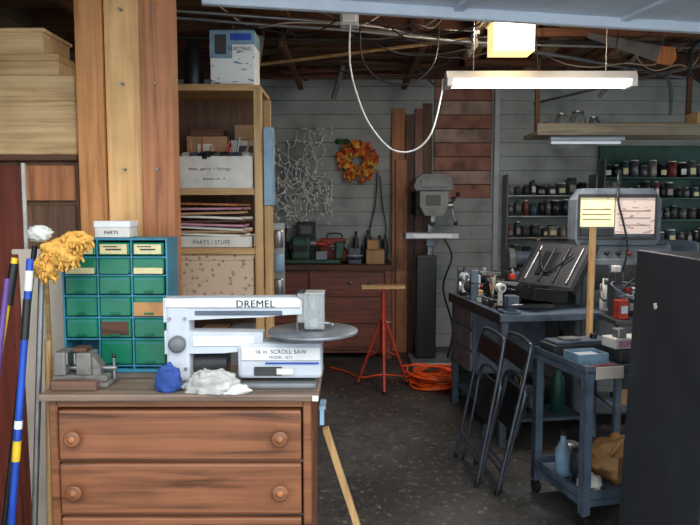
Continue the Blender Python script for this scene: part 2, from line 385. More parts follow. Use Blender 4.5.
q=B('blue_clip'); q.box(-.105,-.09,2.3,2.33,.84,.9,mBlueL,.002).box(-.107,-.085,2.3,2.4,.895,.905,mBlueL,.002).done()

# organizer
o=B('parts_drawer_cabinet'); X0,X1,Y0,Y1,Z0,Z1=-1.108,-.70,2.6,2.76,.952,1.475
t=.008
o.box(X0,X0+t,Y0,Y1,Z0,Z1,mTeal,.001).box(X1-t,X1,Y0,Y1,Z0,Z1,mTeal,.001).box(X0+t,X1-t,Y0,Y1,Z1-t,Z1,mTeal,.001).box(X0+t,X1-t,Y0,Y1,Z0,Z0+.014,mTeal,.001).box(X0+t,X1-t,Y1-.006,Y1,Z0+.014,Z1-t,mTeal,0)
rows=[.060,.070,.080,.084,.084,.105]; zt=Z1-.014
mCol=(X1-X0-2*t)/3
for k,h in enumerate(rows):
    o.box(X0+t,X1-t,Y0+.002,Y1-.006,zt-h-.002,zt-h+.004,mTeal,0)
    for c_ in range(3):
        xa=X0+t+c_*mCol+.006; xb=xa+mCol-.012; za=zt-h+.008; zb=zt-.003
        m=mGreenD
        if (k,c_)==(5,0): continue
        o.box(xa,xb,Y0-.006,Y1-.02,za,zb,m,.004)
        if k==0: o.box(xa+.008,xb-.008,Y0-.009,Y0-.006,za+.006,zb-.006,mLabel,.0005); o.box(xa+.03,xb-.03,Y0-.0095,Y0-.009,za+.02,za+.026,mDkG,0); o.box(xa+.02,xb-.045,Y0-.0095,Y0-.009,za+.032,za+.036,mDkG,0)
        if k==1: o.box(xa+.004,xb-.004,Y0-.009,Y0-.006,za+.0,zb-.036,mLabel if c_!=1 else m,.0005)
        if k==3 and c_==2: o.box(xa,xb,Y0-.009,Y0-.006,za,zb-.02,mTan,.0005)
        if k==4 and c_==1: o.box(xa+.005,xb-.01,Y0-.009,Y0-.006,za+.01,zb-.01,mBrownX,.0005)
        if k>1: o.box((xa+xb)/2-.018,(xa+xb)/2+.018,Y0-.016,Y0-.006,za+.008,za+.014,m,.002); o.box(xa+.01,xb-.01,Y0-.008,Y0-.006,zb-.012,zb-.009,mTeal,0)
    zt-=h
for c_ in (1,2): o.box(X0+t+c_*mCol-.003,X0+t+c_*mCol+.003,Y0,Y1-.006,Z0+.014,Z1-t,mTeal,0)
o.done()
bx=B('small_white_box'); bx.box(-.985,-.85,2.62,2.72,1.476,1.53,mWhiteB,.003).box(-.988,-.847,2.617,2.723,1.515,1.54,mWhite,.003).text('PARTS',.018,FR(-.92,2.6185,1.49),mDkG).done()

# small machinist vise on dresser
g=B('drill_press_vise'); mWorn=P('worn_grey_metal',(122,118,114),.5,.3,var=.25,scale=25)
g.box(-1.075,-.865,2.38,2.50,.951,.967,mWorn,.003).box(-1.070,-.875,2.40,2.48,.967,.99,mWorn,.004)
g.box(-1.065,-1.02,2.395,2.485,.99,1.075,mWorn,.006).box(-.985,-.93,2.40,2.48,.99,1.072,mWorn,.006).box(-1.02,-1.013,2.40,2.48,1.03,1.075,mSteel,.002).box(-.992,-.985,2.40,2.48,1.03,1.072,mSteel,.002)
g.prism([(-.93,.99),(-.90,.99),(-.90,1.02),(-.93,1.06)],2.415,2.465,mWorn)
g.cyl((-1.02,2.44,1.01),(-.85,2.44,1.01),.009,mSteel).cyl((-.86,2.44,.97),(-.86,2.44,1.05),.005,mSteel).lathe([(.008,0),(.008,.012)],(-.86,2.44,1.048),mDk)
g.box(-1.05,-.89,2.335,2.375,.951,.985,W('worn_wood_block',(110,80,66),(70,48,40),0,.7),.004).box(-1.0,-.95,2.41,2.47,1.073,1.088,mBrownX,.003)
g.done()

# ---------------------------------------------------------------- scroll saw
s=B('scroll_saw')
s.box(-.64,-.12,2.36,2.55,.951,.972,mGray,.008)
s.box(-.655,-.57,2.385,2.475,.972,1.262,mGrayL,.012)
s.prism([(-.662,1.272),(-.19,1.276),(-.169,1.262),(-.169,1.216),(-.24,1.212),(-.30,1.205),(-.45,1.2),(-.566,1.194),(-.662,1.186)],2.388,2.458,mGrayL)
s.box(-.655,-.175,2.380,2.392,1.238,1.270,mWhite,.004)
s.box(-.55,-.24,2.383,2.389,1.212,1.228,mBluG,.002)
s.prism([(-.66,1.155),(-.31,1.15),(-.31,1.09),(-.45,1.075),(-.66,1.072)],2.388,2.458,mGrayL)
s.box(-.56,-.34,2.383,2.389,1.10,1.135,mWhite,.003)
s.box(-.40,-.10,2.375,2.50,.985,1.115,mGrayL,.014)
s.box(-.385,-.105,2.368,2.376,1.052,1.10,mWhite,.003)
s.box(-.30,-.11,2.367,2.369,1.04,1.046,mBlue,0)
s.text('DREMEL',.036,FR(-.335,2.3795,1.241),mDk).text('DREMEL',.036,FR(-.3338,2.3793,1.2415),mDk)
s.text('16 in. SCROLL SAW',.020,FR(-.245,2.3675,1.078),mDkG)
s.text('MODEL 1671',.014,FR(-.245,2.3675,1.060),mDkG)
s.box(-.34,-.24,2.366,2.374,.998,1.03,mDkG,.003)
s.box(-.26,-.20,2.364,2.368,1.003,1.025,mWhiteB,.001)
s.lathe([(.02,0),(.15,0),(.162,.004),(.162,.012),(.158,.015),(.02,.015)],(-.133,2.42,1.14),mIron,(0,0,1),48)
s.cyl((-.2,2.42,1.115),(-.2,2.42,1.14),.05,mGray,n=24)
s.cyl((-.19,2.42,1.155),(-.19,2.42,1.22),.003,mSteel,n=8)
s.box(-.19,-.155,2.40,2.44,1.18,1.29,mSteel,.004)
mClear=P('clear_guard',(225,230,232),.1,var=.03,bump=0,trans=.8)
s.box(-.16,-.09,2.37,2.373,1.165,1.288,mClear,0).box(-.16,-.09,2.457,2.46,1.165,1.288,mClear,0).box(-.093,-.09,2.373,2.457,1.165,1.288,mClear,0).box(-.16,-.09,2.37,2.46,1.288,1.294,mFrost,.002)
s.cyl((-.13,2.42,1.165),(-.13,2.42,1.285),.014,mGrayL,n=14).box(-.15,-.11,2.40,2.44,1.20,1.23,mGray,.004)
s.cyl((-.175,2.42,1.276),(-.175,2.42,1.3),.014,mDk,n=16)
s.tube([(-.15,2.43,1.18),(-.08,2.43,1.175),(-.06,2.42,1.17)],.008,mSteel)
s.lathe([(.03,0),(.03,.02),(.02,.03)],(-.612,2.385,1.11),mGray,(0,-1,0),20)
for x,z_ in((-.64,1.2),(-.585,1.2),(-.64,1.02),(-.585,1.02)): s.cyl((x,2.385,z_),(x,2.378,z_),.006,mSteel,n=8)
s.cyl((-.62,2.48,1.02),(-.45,2.48,1.02),.05,mDkG,n=24)
s.tube([(-.6,2.5,1.06),(-.48,2.52,1.1),(-.4,2.5,1.05)],.006,mDk)
s.done()
B('blue_rag').blob((-.635,2.335,.99),(.045,.026,.055),P('blue_cloth',(40,70,140),.8),.3,2,2,flat=.951).done()
B('plastic_bag').blob((-.475,2.325,.968),(.095,.034,.06),mFrost,.3,2.6,5,nu=60,nv=36,flat=.951).blob((-.41,2.32,.955),(.06,.025,.03),mCloth,.3,3,9,nu=40,nv=24,flat=.951).blob((-.50,2.325,.99),(.05,.022,.035),mFrost,.45,3.5,4,nu=50,nv=30,flat=.951).done()

# ---------------------------------------------------------------- post
p=B('timber_post')
p.box(-1.133,-1.02,2.86,2.96,0,2.955,mPost1,.005).box(-1.017,-.868,2.875,2.965,0,2.955,mPost2,.005).box(-.865,-.734,2.85,2.96,0,2.955,mPost3,.005)
for x in(-.94,-.80):
    for z_ in(1.75,2.1,2.4): p.cyl((x,2.876 if x<-.9 else 2.851,z_),(x,2.84,z_),.005,mIron,n=8)
p.done()

# left tall cabinet, boxes
lc=B('storage_cabinet'); lc.box(-1.95,-1.17,2.95,3.4,0,1.79,mBrownV,.004).box(-1.96,-1.16,2.92,3.41,1.79,1.815,mBrownX,.003)
lc.box(-1.94,-1.40,2.925,2.95,.05,1.77,mMahog,.005).box(-1.39,-1.18,2.93,2.95,1.62,1.77,mPost3,.003).box(-1.39,-1.18,2.93,2.95,.05,1.60,mBrownV,.003)
lc.box(-1.40,-1.385,2.915,2.93,.02,1.78,mWhiteB,.002).lathe([(.008,0),(.012,.01),(.016,.02),(.004,.028)],(-1.44,2.925,1.0),mSteel,(0,-1,0)).done()
wb=B('wooden_box'); wb.box(-1.62,-1.165,2.93,3.35,1.816,2.15,mPly,.004).box(-1.63,-1.16,2.925,3.355,2.04,2.06,mPly,.003).done()
wb=B('wooden_box'); wb.box(-1.62,-1.24,2.95,3.3,2.152,2.235,mPly,.004).box(-1.62,-1.235,2.94,3.305,2.21,2.24,mPineX,.003).done()
wb=B('wooden_box'); wb.box(-1.65,-1.31,2.97,3.25,2.242,2.35,mPly,.004).box(-1.66,-1.30,2.96,3.26,2.335,2.352,mPly,.003).done()
pn=B('leaning_panel'); T=Matrix.Translation((-1.27,2.86,0))@Matrix.Rotation(math.radians(1.5),4,'X')
pn.box(-.13,.14,-.02,0,0,1.42,mCreamP,.003,T).box(-.13,-.10,-.03,-.02,0,1.4,mMahog,.002,T).box(.0,.02,-.026,-.02,0,1.4,mPineX,.002,T).done()

# cleaning tools at left
def pole(name,a,b,r,m,extra=None):
    q=B(name); q.cyl(a,b,r,m,n=12)
    if extra: extra(q)
    q.done()
def ban(q):
    a=Vector((-1.17,2.16,.06)); b=Vector((-1.085,2.30,1.42)); 
    for t1,t2,m in((.5,.55,mYelP),(.58,.6,mWhite),(.8,.9,mDk),(.92,.97,mWhite)): q.cyl(a.lerp(b,t1),a.lerp(b,t2),.0135,m,n=12)
    q.box(-1.30,-1.04,2.12,2.19,.0,.07,mDk,.01)
pole('push_broom',(-1.17,2.16,.06),(-1.085,2.30,1.42),.012,mBlue,ban)
def yb(q): q.box(-1.50,-1.28,2.20,2.25,0,.06,mYelP,.01); q.cyl((-1.175,2.32,1.26),(-1.157,2.335,1.40),.015,mDk,n=12)
pole('yellow_broom',(-1.38,2.22,.05),(-1.155,2.337,1.42),.011,mYelP,yb)
def sq(q): q.box(-1.62,-1.42,2.30,2.33,0,.05,mDk,.006)
pole('floor_squeegee',(-1.5,2.32,.05),(-1.2,2.43,1.39),.011,mWhite,sq)
pole('paint_roller_pole',(-1.33,2.40,.0),(-1.17,2.52,1.45),.010,mDk)
pole('wood_dowel',(-1.13,2.45,.0),(-1.125,2.5,1.1),.012,mPine)
pole('purple_mop_handle',(-1.26,2.08,.0),(-1.13,2.23,1.36),.010,P('purple_plastic',(90,60,130),.4))
mp_=B('dust_mop'); mp_.cyl((-1.17,2.37,.0),(-1.10,2.42,1.40),.011,mSteel,n=12)
mp_.blob((-1.03,2.42,1.43),(.07,.035,.05),mYel,.3,2,3,nu=60,nv=40).blob((-1.09,2.42,1.375),(.04,.035,.04),mYel,.3,3,8).blob((-.975,2.425,1.475),(.055,.03,.032),mYel,.3,3,1).blob((-1.10,2.41,1.50),(.045,.03,.028),mCloth,.3,3,6)
for i in range(170):
    u=R(0,6.28); v=R(.3,2.8); cx_,cz_,rx,rz=random.choice([(-1.03,1.43,.064,.046),(-1.09,1.375,.036,.038),(-.975,1.475,.045,.03)])
    dd=Vector((math.sin(v)*math.cos(u),math.sin(v)*math.sin(u),math.cos(v))); p0=Vector((cx_+dd.x*rx,2.42+dd.y*.035,cz_+dd.z*rz)); p1=p0+dd*.008+Vector((R(-.008,.008),R(-.005,.005),-.006)); p2=p1+Vector((R(-.006,.006),0,-.010))
    mp_.tube([p0,p1,p2],.0048,mYel,n=5,sub=2)
mp_.done()
dp=B('dustpan'); T=Matrix.Translation((-1.13,2.03,.42))@Matrix.Rotation(math.radians(8),4,'Y')
dp.box(-.10,.035,-.012,.0,-.1,.18,mBlue,.004,T).box(-.10,-.088,-.06,0,-.1,.18,mBlue,.003,T).box(.023,.035,-.06,0,-.1,.18,mBlue,.003,T).box(-.10,.035,-.06,0,.17,.19,mDk,.004,T).cyl((-.03,-.02,.19),(-.03,-.02,.30),.012,mBlue,M=T).box(-.05,.0,-.066,-.06,.08,.13,mYelP,.001,T).cyl((-.06,0,-.42),(-.06,0,-.1),.012,mDk,M=T).done()

# ---------------------------------------------------------------- shelf unit
sh=B('wooden_shelf_unit')
for (x,y) in((-.49,3.5),(-.49,3.88),(-1.35,3.5),(-1.35,3.88)): sh.box(x,x+.042,y,y+.035,0,2.19,mPine,.003)
for z_ in(2.19,1.665,1.36,1.10,.6,.2): sh.box(-1.35,-.455,3.51,3.91,z_,z_+.02,mPineX,.003); sh.box(-1.35,-.49,3.495,3.51,z_-.012,z_+.022,mPineX,.003)
sh.box(-1.35,-.45,3.915,3.925,.1,2.2,mBrownV,.001)
sh.done()
pb=B('printed_carton'); mPr=PRINT('carton_print',(225,228,226),(110,124,150),34,.64)
pb.box(-.725,-.495,3.6,3.8,2.212,2.50,mPr,.003).box(-.727,-.493,3.598,3.802,2.43,2.502,mBlueL,.002).box(-.727,-.61,3.5975,3.6,2.36,2.43,mBlueL,0)
pb.box(-.70,-.64,3.5965,3.598,2.38,2.48,mDkG,0).box(-.62,-.51,3.5965,3.598,2.45,2.485,mBlue,0).text('ELECTRIC',.026,FR(-.57,3.597,2.40),mDk).box(-.73,-.5,3.6,3.8,2.502,2.512,mDk,0).done()
q=B('dark_canister'); q.lathe([(.05,0),(.052,.01),(.052,.2),(.03,.23),(.03,.26)],(-.83,3.68,2.212),mDk).done()
q=B('white_storage_box'); crate(q,-.9,-.50,3.52,3.85,1.687,1.852,mWhiteB,.006); q.text('misc. parts + fittings',.024,FR(-.72,3.519,1.78),mDkG).text('drawer no. 4',.02,FR(-.70,3.519,1.73),mDkG)
for i in range(9): q.blob((-.86+i*.04,3.6+R(-.04,.05),1.85),(.035,.05,.03),random.choice([mDk,mDkG,mCloth,mBluG,mDk]),.25,3,i)
for i in range(9): q.cyl((-.85+i*.035,3.6,1.8),(-.85+i*.035+R(-.05,.05),3.62,1.90+R(0,.06)),.006,random.choice([mDk,mSteel,mRed,mTan]),n=8)
q.done()
q=B('small_carton'); q.box(-.64,-.50,3.7,3.84,1.854,1.95,mWhiteB,.002).box(-.62,-.50,3.7,3.84,1.952,2.03,mCard,.002).box(-.6,-.52,3.699,3.7,1.88,1.92,mDkG,0); q.done()
q=B('brown_carton'); q.box(-.88,-.66,3.7,3.84,1.854,1.97,mCard,.003).box(-.86,-.68,3.7,3.84,1.972,2.01,mBrownX,.002).box(-.82,-.74,3.699,3.70,1.87,1.93,mPaper,0).done()
q=B('light_blue_carton'); q.box(-.444,-.40,3.52,3.66,1.6,2.0,mBlueL,.003).box(-.444,-.41,3.53,3.65,.0,1.6,mPine,.003); q.done()
q=B('paper_stack')
for i in range(9):
    T=Matrix.Translation((-.73+R(-.02,.02),3.66,1.442+i*.015+i*i*.0006))@Matrix.Rotation(R(-.12,.12),4,'Z')@Matrix.Rotation(R(-.05,.05),4,'Y')
    q.box(-.18,.18,-.12,.12,0,.012,[mPaper,mCard,mWhiteB,mPink,mBrownX,mPaper,mCard,mPink,mPost3][i],.002,T)
q.box(-.93,-.51,3.53,3.86,1.382,1.44,mWhiteB,.003).text('PARTS / STUFF',.028,FR(-.72,3.529,1.40),mDkG); q.done()
def FLORAL():
    m,nt,b=newmat('floral_cardboard'); tc=nt.nodes.new('ShaderNodeTexCoord'); v=nt.nodes.new('ShaderNodeTexVoronoi'); v.inputs['Scale'].default_value=32
    nt.links.new(tc.outputs['Object'],v.inputs['Vector']); r=ramp(nt,[(.18,lin((150,118,98))),(.36,lin((198,174,150)))]); nt.links.new(v.outputs['Distance'],r.inputs['Fac']); nt.links.new(r.outputs['Color'],b.inputs['Base Color']); b.inputs['Roughness'].default_value=.8; return m
q=B('patterned_box'); mF=FLORAL(); q.box(-.93,-.50,3.52,3.86,1.122,1.33,mF,.004).box(-.935,-.495,3.515,3.865,1.315,1.352,mF,.003).done()
q=B('hanging_cans')
for i,z_ in enumerate((1.36,1.22,1.08)): q.lathe([(.025,0),(.03,.005),(.03,.09),(.026,.1)],(-.41,3.9,z_),[mSteel,mBlueL,mSteel][i])
q.box(-.444,-.375,3.895,3.905,1.05,1.5,mSteel,.001)
q.done()
q=B('shelf_boxes')
for i in range(5): q.box(-1.3+i*.16,-1.16+i*.16,3.54,3.84,.622,.622+R(.15,.4),random.choice([mCard,mWhiteB,mGray,mBluG]),.004)
q.done()

# ---------------------------------------------------------------- back bench & wall things
b_=B('back_workbench'); b_.box(-2.0,.44,6.97,7.55,.93,.985,mBrownX,.005)
b_.box(-1.98,.42,7.02,7.05,.06,.93,mBench,.004)
for x in(-1.98,-1.2,-.42,.36): b_.box(x,x+.07,6.985,7.02,0,.93,mBench,.004)
for z_ in(.66,.38,.1): b_.box(-1.95,.42,7.0,7.02,z_,z_+.03,mBench,.003)
for x in(-.8,.0,.2): b_.lathe([(.01,0),(.02,.015),(.01,.03)],(x,7.02,.8),mSteel,(0,-1,0),12)
for x in(-1.98,.36): b_.box(x,x+.07,7.47,7.54,0,.93,mBench,.004)
b_.done()
l_=B('wood_lathe'); mGM=P('machine_green',(48,84,66),.4)
l_.box(-.95,-.1,7.15,7.3,.987,1.03,mGM,.01).box(-.62,-.42,7.12,7.34,1.03,1.27,mGM,.03).cyl((-.42,7.22,1.2),(-.36,7.22,1.2),.05,mSteel).box(-.16,-.06,7.15,7.3,1.03,1.22,mGM,.02).cyl((-.22,7.22,1.17),(-.1,7.22,1.17),.018,mSteel).lathe([(.05,0),(.055,.01),(.05,.02)],(-.06,7.22,1.17),mSteel,(1,0,0))
l_.cyl((-.36,7.22,1.2),(-.24,7.22,1.18),.03,mRed).box(-.36,-.24,7.12,7.16,1.03,1.12,mIron,.005).box(-.6,-.44,7.1,7.12,1.12,1.18,mDk,.003).lathe([(.07,0),(.07,.02),(.05,.03)],(-.62,7.22,1.16),mDkG,(-1,0,0)).done()
q=B('bench_vise'); q.box(-.02,.12,7.08,7.25,.987,1.04,mBluG,.01).box(.0,.1,7.1,7.2,1.04,1.14,mBluG,.015).box(-.01,.11,7.04,7.08,1.05,1.16,mBluG,.01).cyl((.05,6.9,1.09),(.05,7.1,1.09),.014,mSteel).cyl((-.03,6.9,1.09),(.13,6.9,1.09),.007,mSteel).done()
q=B('tan_carton'); q.box(.17,.36,7.1,7.35,.987,1.13,mCard,.004).box(.17,.36,7.1,7.35,1.132,1.137,mPine,.001).box(.18,.3,7.12,7.3,1.14,1.24,mTan,.004).done()
q=B('red_toolbox'); q.box(-.32,-.04,7.38,7.54,.987,1.16,mRed,.008).box(-.32,-.04,7.38,7.54,1.165,1.24,mRed,.012).tube([(-.25,7.45,1.24),(-.24,7.45,1.29),(-.1,7.45,1.29),(-.09,7.45,1.24)],.008,mDk,sub=3).box(-.2,-.14,7.372,7.38,1.12,1.18,mSteel,.002).done()
q=B('tall_bottles')
for i in range(7): 
    h=R(.15,.36); q.lathe([(.03,0),(.033,.01),(.033,h*.7),(.015,h*.85),(.015,h)],(.0+i*.065,7.5,.987),random.choice([mDk,mDkG,mGray,mBrownV,mGM]),n=14)
q.done()
q=B('stacked_crates_of_parts'); q.box(-.95,-.66,7.36,7.54,.987,1.2,mDkG,.006).box(-.93,-.7,7.37,7.53,1.202,1.36,mBrownX,.005).box(-.58,-.38,7.4,7.54,.987,1.42,mDk,.01).box(-.54,-.42,7.39,7.40,1.29,1.38,mGray,.002).done()
q=B('hanging_air_hose'); q.tube([(.3,7.56,1.95),(.28,7.55,1.6),(.22,7.54,1.3),(.3,7.54,1.15),(.4,7.54,1.3),(.36,7.55,1.6),(.33,7.56,1.93)],.007,mDk).cyl((.31,7.61,1.95),(.31,7.54,1.97),.01,mSteel).done()

# string lights tangle on wall
sl=B('string_lights'); mWire=P('wire_white',(225,230,228),.5); mBulbc=P('clear_bulb',(240,244,240),.2,var=.02)
for i in range(40):
    x=-.55+R(-.15,.15); z_=1.88+R(-.25,.25); a=R(0,6.28); pts=[]
    for k in range(10):
        pts.append((x,7.55+R(-.05,.02),z_)); a+=R(-1.3,1.3); x+=math.cos(a)*.06; z_+=math.sin(a)*.085
        x=max(-.9,min(-.2,x)); z_=max(1.36,min(2.44,z_))
        if k%2: sl.blob((x,7.54,z_),(.013,.013,.018),mBulbc,0,nu=6,nv=4)
    sl.tube(pts,.0048,mWire,n=5,sub=3)
sl.cyl((-.55,7.55,2.38),(-.55,7.605,2.4),.006,mSteel,n=6)
sl.done()
wrh=B('autumn_wreath'); wr_m=[P('leaf_orange',(230,118,36),.7),P('leaf_yellow',(236,184,70),.7),P('leaf_red',(190,60,34),.7),P('leaf_brown',(140,80,40),.7)]
wrh.tube([(.08+.13*math.cos(t*.628),7.57,2.08+.13*math.sin(t*.628)) for t in range(10)],.03,wr_m[3],closed=True)
for i in range(280):
    a=R(0,6.283); rr=.135+R(-.065,.09); c_=Vector((.08+rr*math.cos(a),7.54+R(-.05,.02),2.08+rr*math.sin(a)))
    T=Matrix.Translation(c_)@Euler((R(-.9,.9),R(0,6.28),R(-.9,.9))).to_matrix().to_4x4(); q=R(.025,.045)
    wrh.add([(0,0,-q),(q*.4,0,-q*.5),(q*.8,.004,-q*.1),(q*.35,0,q*.3),(0,.006,q),(-q*.35,0,q*.3),(-q*.8,.004,-q*.1),(-q*.4,0,-q*.5)],[list(range(8))],random.choice(wr_m[:3]+wr_m+wr_m[:2]),False,T)
wrh.done()
q=B('ribbon_bow'); mBow=P('bow_green',(24,90,50),.5); q.blob((-.12,7.57,2.30),(.04,.02,.03),mBow,.2).blob((-.04,7.57,2.30),(.04,.02,.03),mBow,.2).blob((-.08,7.56,2.30),(.015,.02,.02),mRed,.1).done()
pl=B('leaning_planks')
for i,(xa,xb,zt,m) in enumerate([(.46,.60,2.66,mPost3),(.61,.70,2.60,mBrownV),(.71,.80,2.66,mMahog),(.80,.90,2.72,mBrownV),(.50,.62,2.1,mPost3)]):
    T=Matrix.Translation((0,7.38-(.06 if i==4 else 0),0))@Matrix.Rotation(math.radians(-3.8),4,'X'); pl.box(xa,xb,0,.022,0,zt,m,.003,T)
pl.done()
B('wall_stud').box(1.585,1.645,7.54,7.612,0,2.975,mGrayL,.004).done()

mCanA=P('dull_can_a',(96,98,98),.4,.5); mCanB=P('dull_can_b',(128,122,112),.5,.2); mCanC=P('dull_can_c',(54,74,84),.5); mCanR=P('dull_can_red',(110,48,38),.5)
def rack(name,xa,xb,ya,yb,zl,ztop,gr,light=False):
    q=B(name)
    for z_ in zl:
        q.box(xa+.01,xb-.01,ya,yb,z_-.015,z_,gr,.002)
        x=xa+.05
        while x<xb-.05:
            r=R(.028,.052); h=R(.09,.175); m=random.choice([mDk,mDkG,mCanA,mCanB,mCanC,mDk,mCanA,mCanR,mDkG])
            q.lathe([(r,0),(r,h)] if r>.04 else [(r,0),(r,h*.8),(r*.6,h*.9),(r*.6,h)],(x,ya+.08,z_),m,n=14).cyl((x,ya+.08,z_+h),(x,ya+.08,z_+h+.012),r*(.9 if r>.04 else .62),random.choice([mCanB,mDk,mWhiteB,mCanA]),n=12)
            if random.random()<.4: q.box(x-r*.6,x+r*.6,ya+.08-r-.001,ya+.08-r*.8,z_+h*.2,z_+h*.6,random.choice([mCanB,mLabel,mWhiteB]),0)
            q.cyl((x+.01,ya+.18,z_),(x+.01,ya+.18,z_+h*.95),r*.9,random.choice([mDk,mCanA,mCanC]),n=12); x+=2*r+R(.006,.02)
    for x in(xa-.006,xb): q.box(x,x+.015,ya,yb,.0,ztop,mGray,.002)
    q.done()
rack('paint_can_rack',1.68,2.62,7.28,7.52,(1.02,1.26,1.49,1.71),1.93,mSteel)
gp=B('green_panel'); gp.box(2.75,4.2,7.56,7.61,.3,2.25,mGreen,.004).done()
rack('jar_shelf_rack',2.72,4.15,7.30,7.54,(.95,1.2,1.45,1.68,1.9),2.1,mGreen,True)

# ---------------------------------------------------------------- drill press
dpx,dpy=.81,6.85
q=B('drill_press'); mBeige=P('putty_paint',(104,106,98),.4); mDGr=P('drill_head_gray',(76,80,82),.4)
q.box(dpx-.2,dpx+.2,dpy-.25,dpy+.25,0,.05,mIron,.01)
q.cyl((dpx,dpy+.12,.05),(dpx,dpy+.12,1.75),.042,mSteel,n=20).lathe([(.07,0),(.06,.08),(.045,.1)],(dpx,dpy+.12,.05),mIron)
q.box(dpx-.27,dpx+.25,dpy-.24,dpy+.1,1.275,1.33,mGrayL,.008).box(dpx-.05,dpx+.05,dpy-.05,dpy+.16,1.19,1.275,mIron,.01).box(dpx-.2,dpx+.18,dpy-.246,dpy-.24,1.285,1.32,mWhite,.001)
q.prism([(dpx-.08,1.50),(dpx+.1,1.50),(dpx+.14,1.58),(dpx+.15,1.74),(dpx-.13,1.74),(dpx-.13,1.6)],dpy-.22,dpy+.2,mBeige)
q.prism([(dpx-.17,1.745),(dpx+.17,1.745),(dpx+.19,1.78),(dpx+.17,1.86),(dpx+.1,1.90),(dpx-.1,1.90),(dpx-.17,1.86),(dpx-.19,1.78)],dpy-.26,dpy+.38,mDGr)
q.box(dpx-.12,dpx+.12,dpy-.267,dpy-.26,1.78,1.85,mBeige,.002).box(dpx-.07,dpx+.07,dpy-.227,dpy-.22,1.6,1.7,mDk,.002)
q.cyl((dpx,dpy-.1,1.5),(dpx,dpy-.1,1.44),.035,mSteel).lathe([(.03,0),(.036,-.03),(.02,-.06),(.005,-.065)],(dpx,dpy-.1,1.46),mDkG).cyl((dpx,dpy-.1,1.4),(dpx,dpy-.1,1.335),.005,mSteel,n=8)
q.cyl((dpx+.14,dpy,1.6),(dpx+.22,dpy,1.6),.035,mSteel)
for a in(.4,2.5,4.6):
    e=(dpx+.25,dpy+math.cos(a)*.18,1.6+math.sin(a)*.18); q.cyl((dpx+.2,dpy,1.6),e,.009,mSteel,n=8).blob(e,(.022,.022,.022),mDk,0,nu=12,nv=8)
q.cyl((dpx-.1,dpy+.32,1.5),(dpx-.1,dpy+.32,1.74),.08,mDk,n=20)
q.box(dpx-.14,dpx+.06,dpy-.05,dpy+.05,.06,1.1,mDk,.01)
q.tube([(dpx+.1,dpy-.25,1.28),(dpx+.18,dpy-.26,1.1),(dpx+.1,dpy-.25,.8),(dpx+.2,dpy-.24,.4),(dpx+.15,dpy-.24,.1)],.01,mDk)
q.done()

# red stand
q=B('roller_stand'); cx,cy=.29,5.9
q.box(cx-.19,cx+.19,cy-.05,cy+.05,.875,.905,mPineX,.004).cyl((cx,cy,.45),(cx,cy,.875),.018,mRed).cyl((cx,cy,.3),(cx,cy,.62),.026,mRed).box(cx-.05,cx+.05,cy-.03,cy+.03,.855,.875,mRed,.002)
for a in(-1.57,-3.5,.35):
    e=Vector((cx+math.cos(a)*.24,cy+math.sin(a)*.24,0)); q.cyl((cx+math.cos(a)*.02,cy+math.sin(a)*.02,.6),e+Vector((0,0,.01)),.014,mRed,n=10).cyl((cx,cy,.34),(cx+math.cos(a)*.13,cy+math.sin(a)*.13,.27),.007,mRed,n=8).cyl(e,e+Vector((0,0,.025)),.02,mDk)
q.cyl((cx+.026,cy,.58),(cx+.07,cy,.58),.006,mSteel,n=8).done()

# extension cord
q=B('extension_cord'); pts=[]
for i in range(190):
    a=i*.42; rr=.20+.055*math.sin(i*.37)+.03*math.sin(i*1.3); pts.append((.80+rr*1.1*math.cos(a)+.04*math.sin(i*.11),6.05+rr*1.15*math.sin(a)+.03*math.cos(i*.17),.012+.10*(.5+.5*math.sin(i*.21))*min(1,i/30)))
q.tube(pts,.010,mOrange,n=7,sub=3).done()
q=B('orange_cord'); q.tube([(.5,6.25,.009),(.3,6.3,.009),(.1,6.2,.009),(.0,6.35,.009),(-.1,6.5,.009),(-.2,6.6,.009)],.008,mOrange,n=7).done()

# ---------------------------------------------------------------- right side: bench
MB=Matrix.Translation((.80,5.45,0))@Matrix.Rotation(math.atan2(-1.1,.17),4,'Z') # local x along edge toward camera, local y to right(+x)
q=B('metal_workbench')
q.box(0,1.12,0,.72,.845,.895,mBluG,.006,MB).box(0,1.12,-.004,.0,.83,.9,mDkG,.002,MB)
for x in(.02,1.04):
    for y in(.02,.63): q.box(x,x+.05,y,y+.05,0,.845,mBluG,.004,MB)
q.box(.08,.5,.03,.6,.35,.84,mBluG,.006,MB)
for z_ in(.37,.53,.69): q.box(.09,.49,.018,.032,z_,z_+.14,mGray,.004,MB).box(.22,.36,.004,.018,z_+.09,z_+.1,mSteel,.002,MB)
q.box(.07,1.04,.05,.65,.15,.17,mBluG,.003,MB); q.done()
ALL=[mDk,mDkG,mGray,mBluG,mCard,mWhiteB,mRed,mGreen,mTan,mDk,mSteel,mDkG,mCanA,mCanB,mCanC,mDkG,mGrayL,mDk]
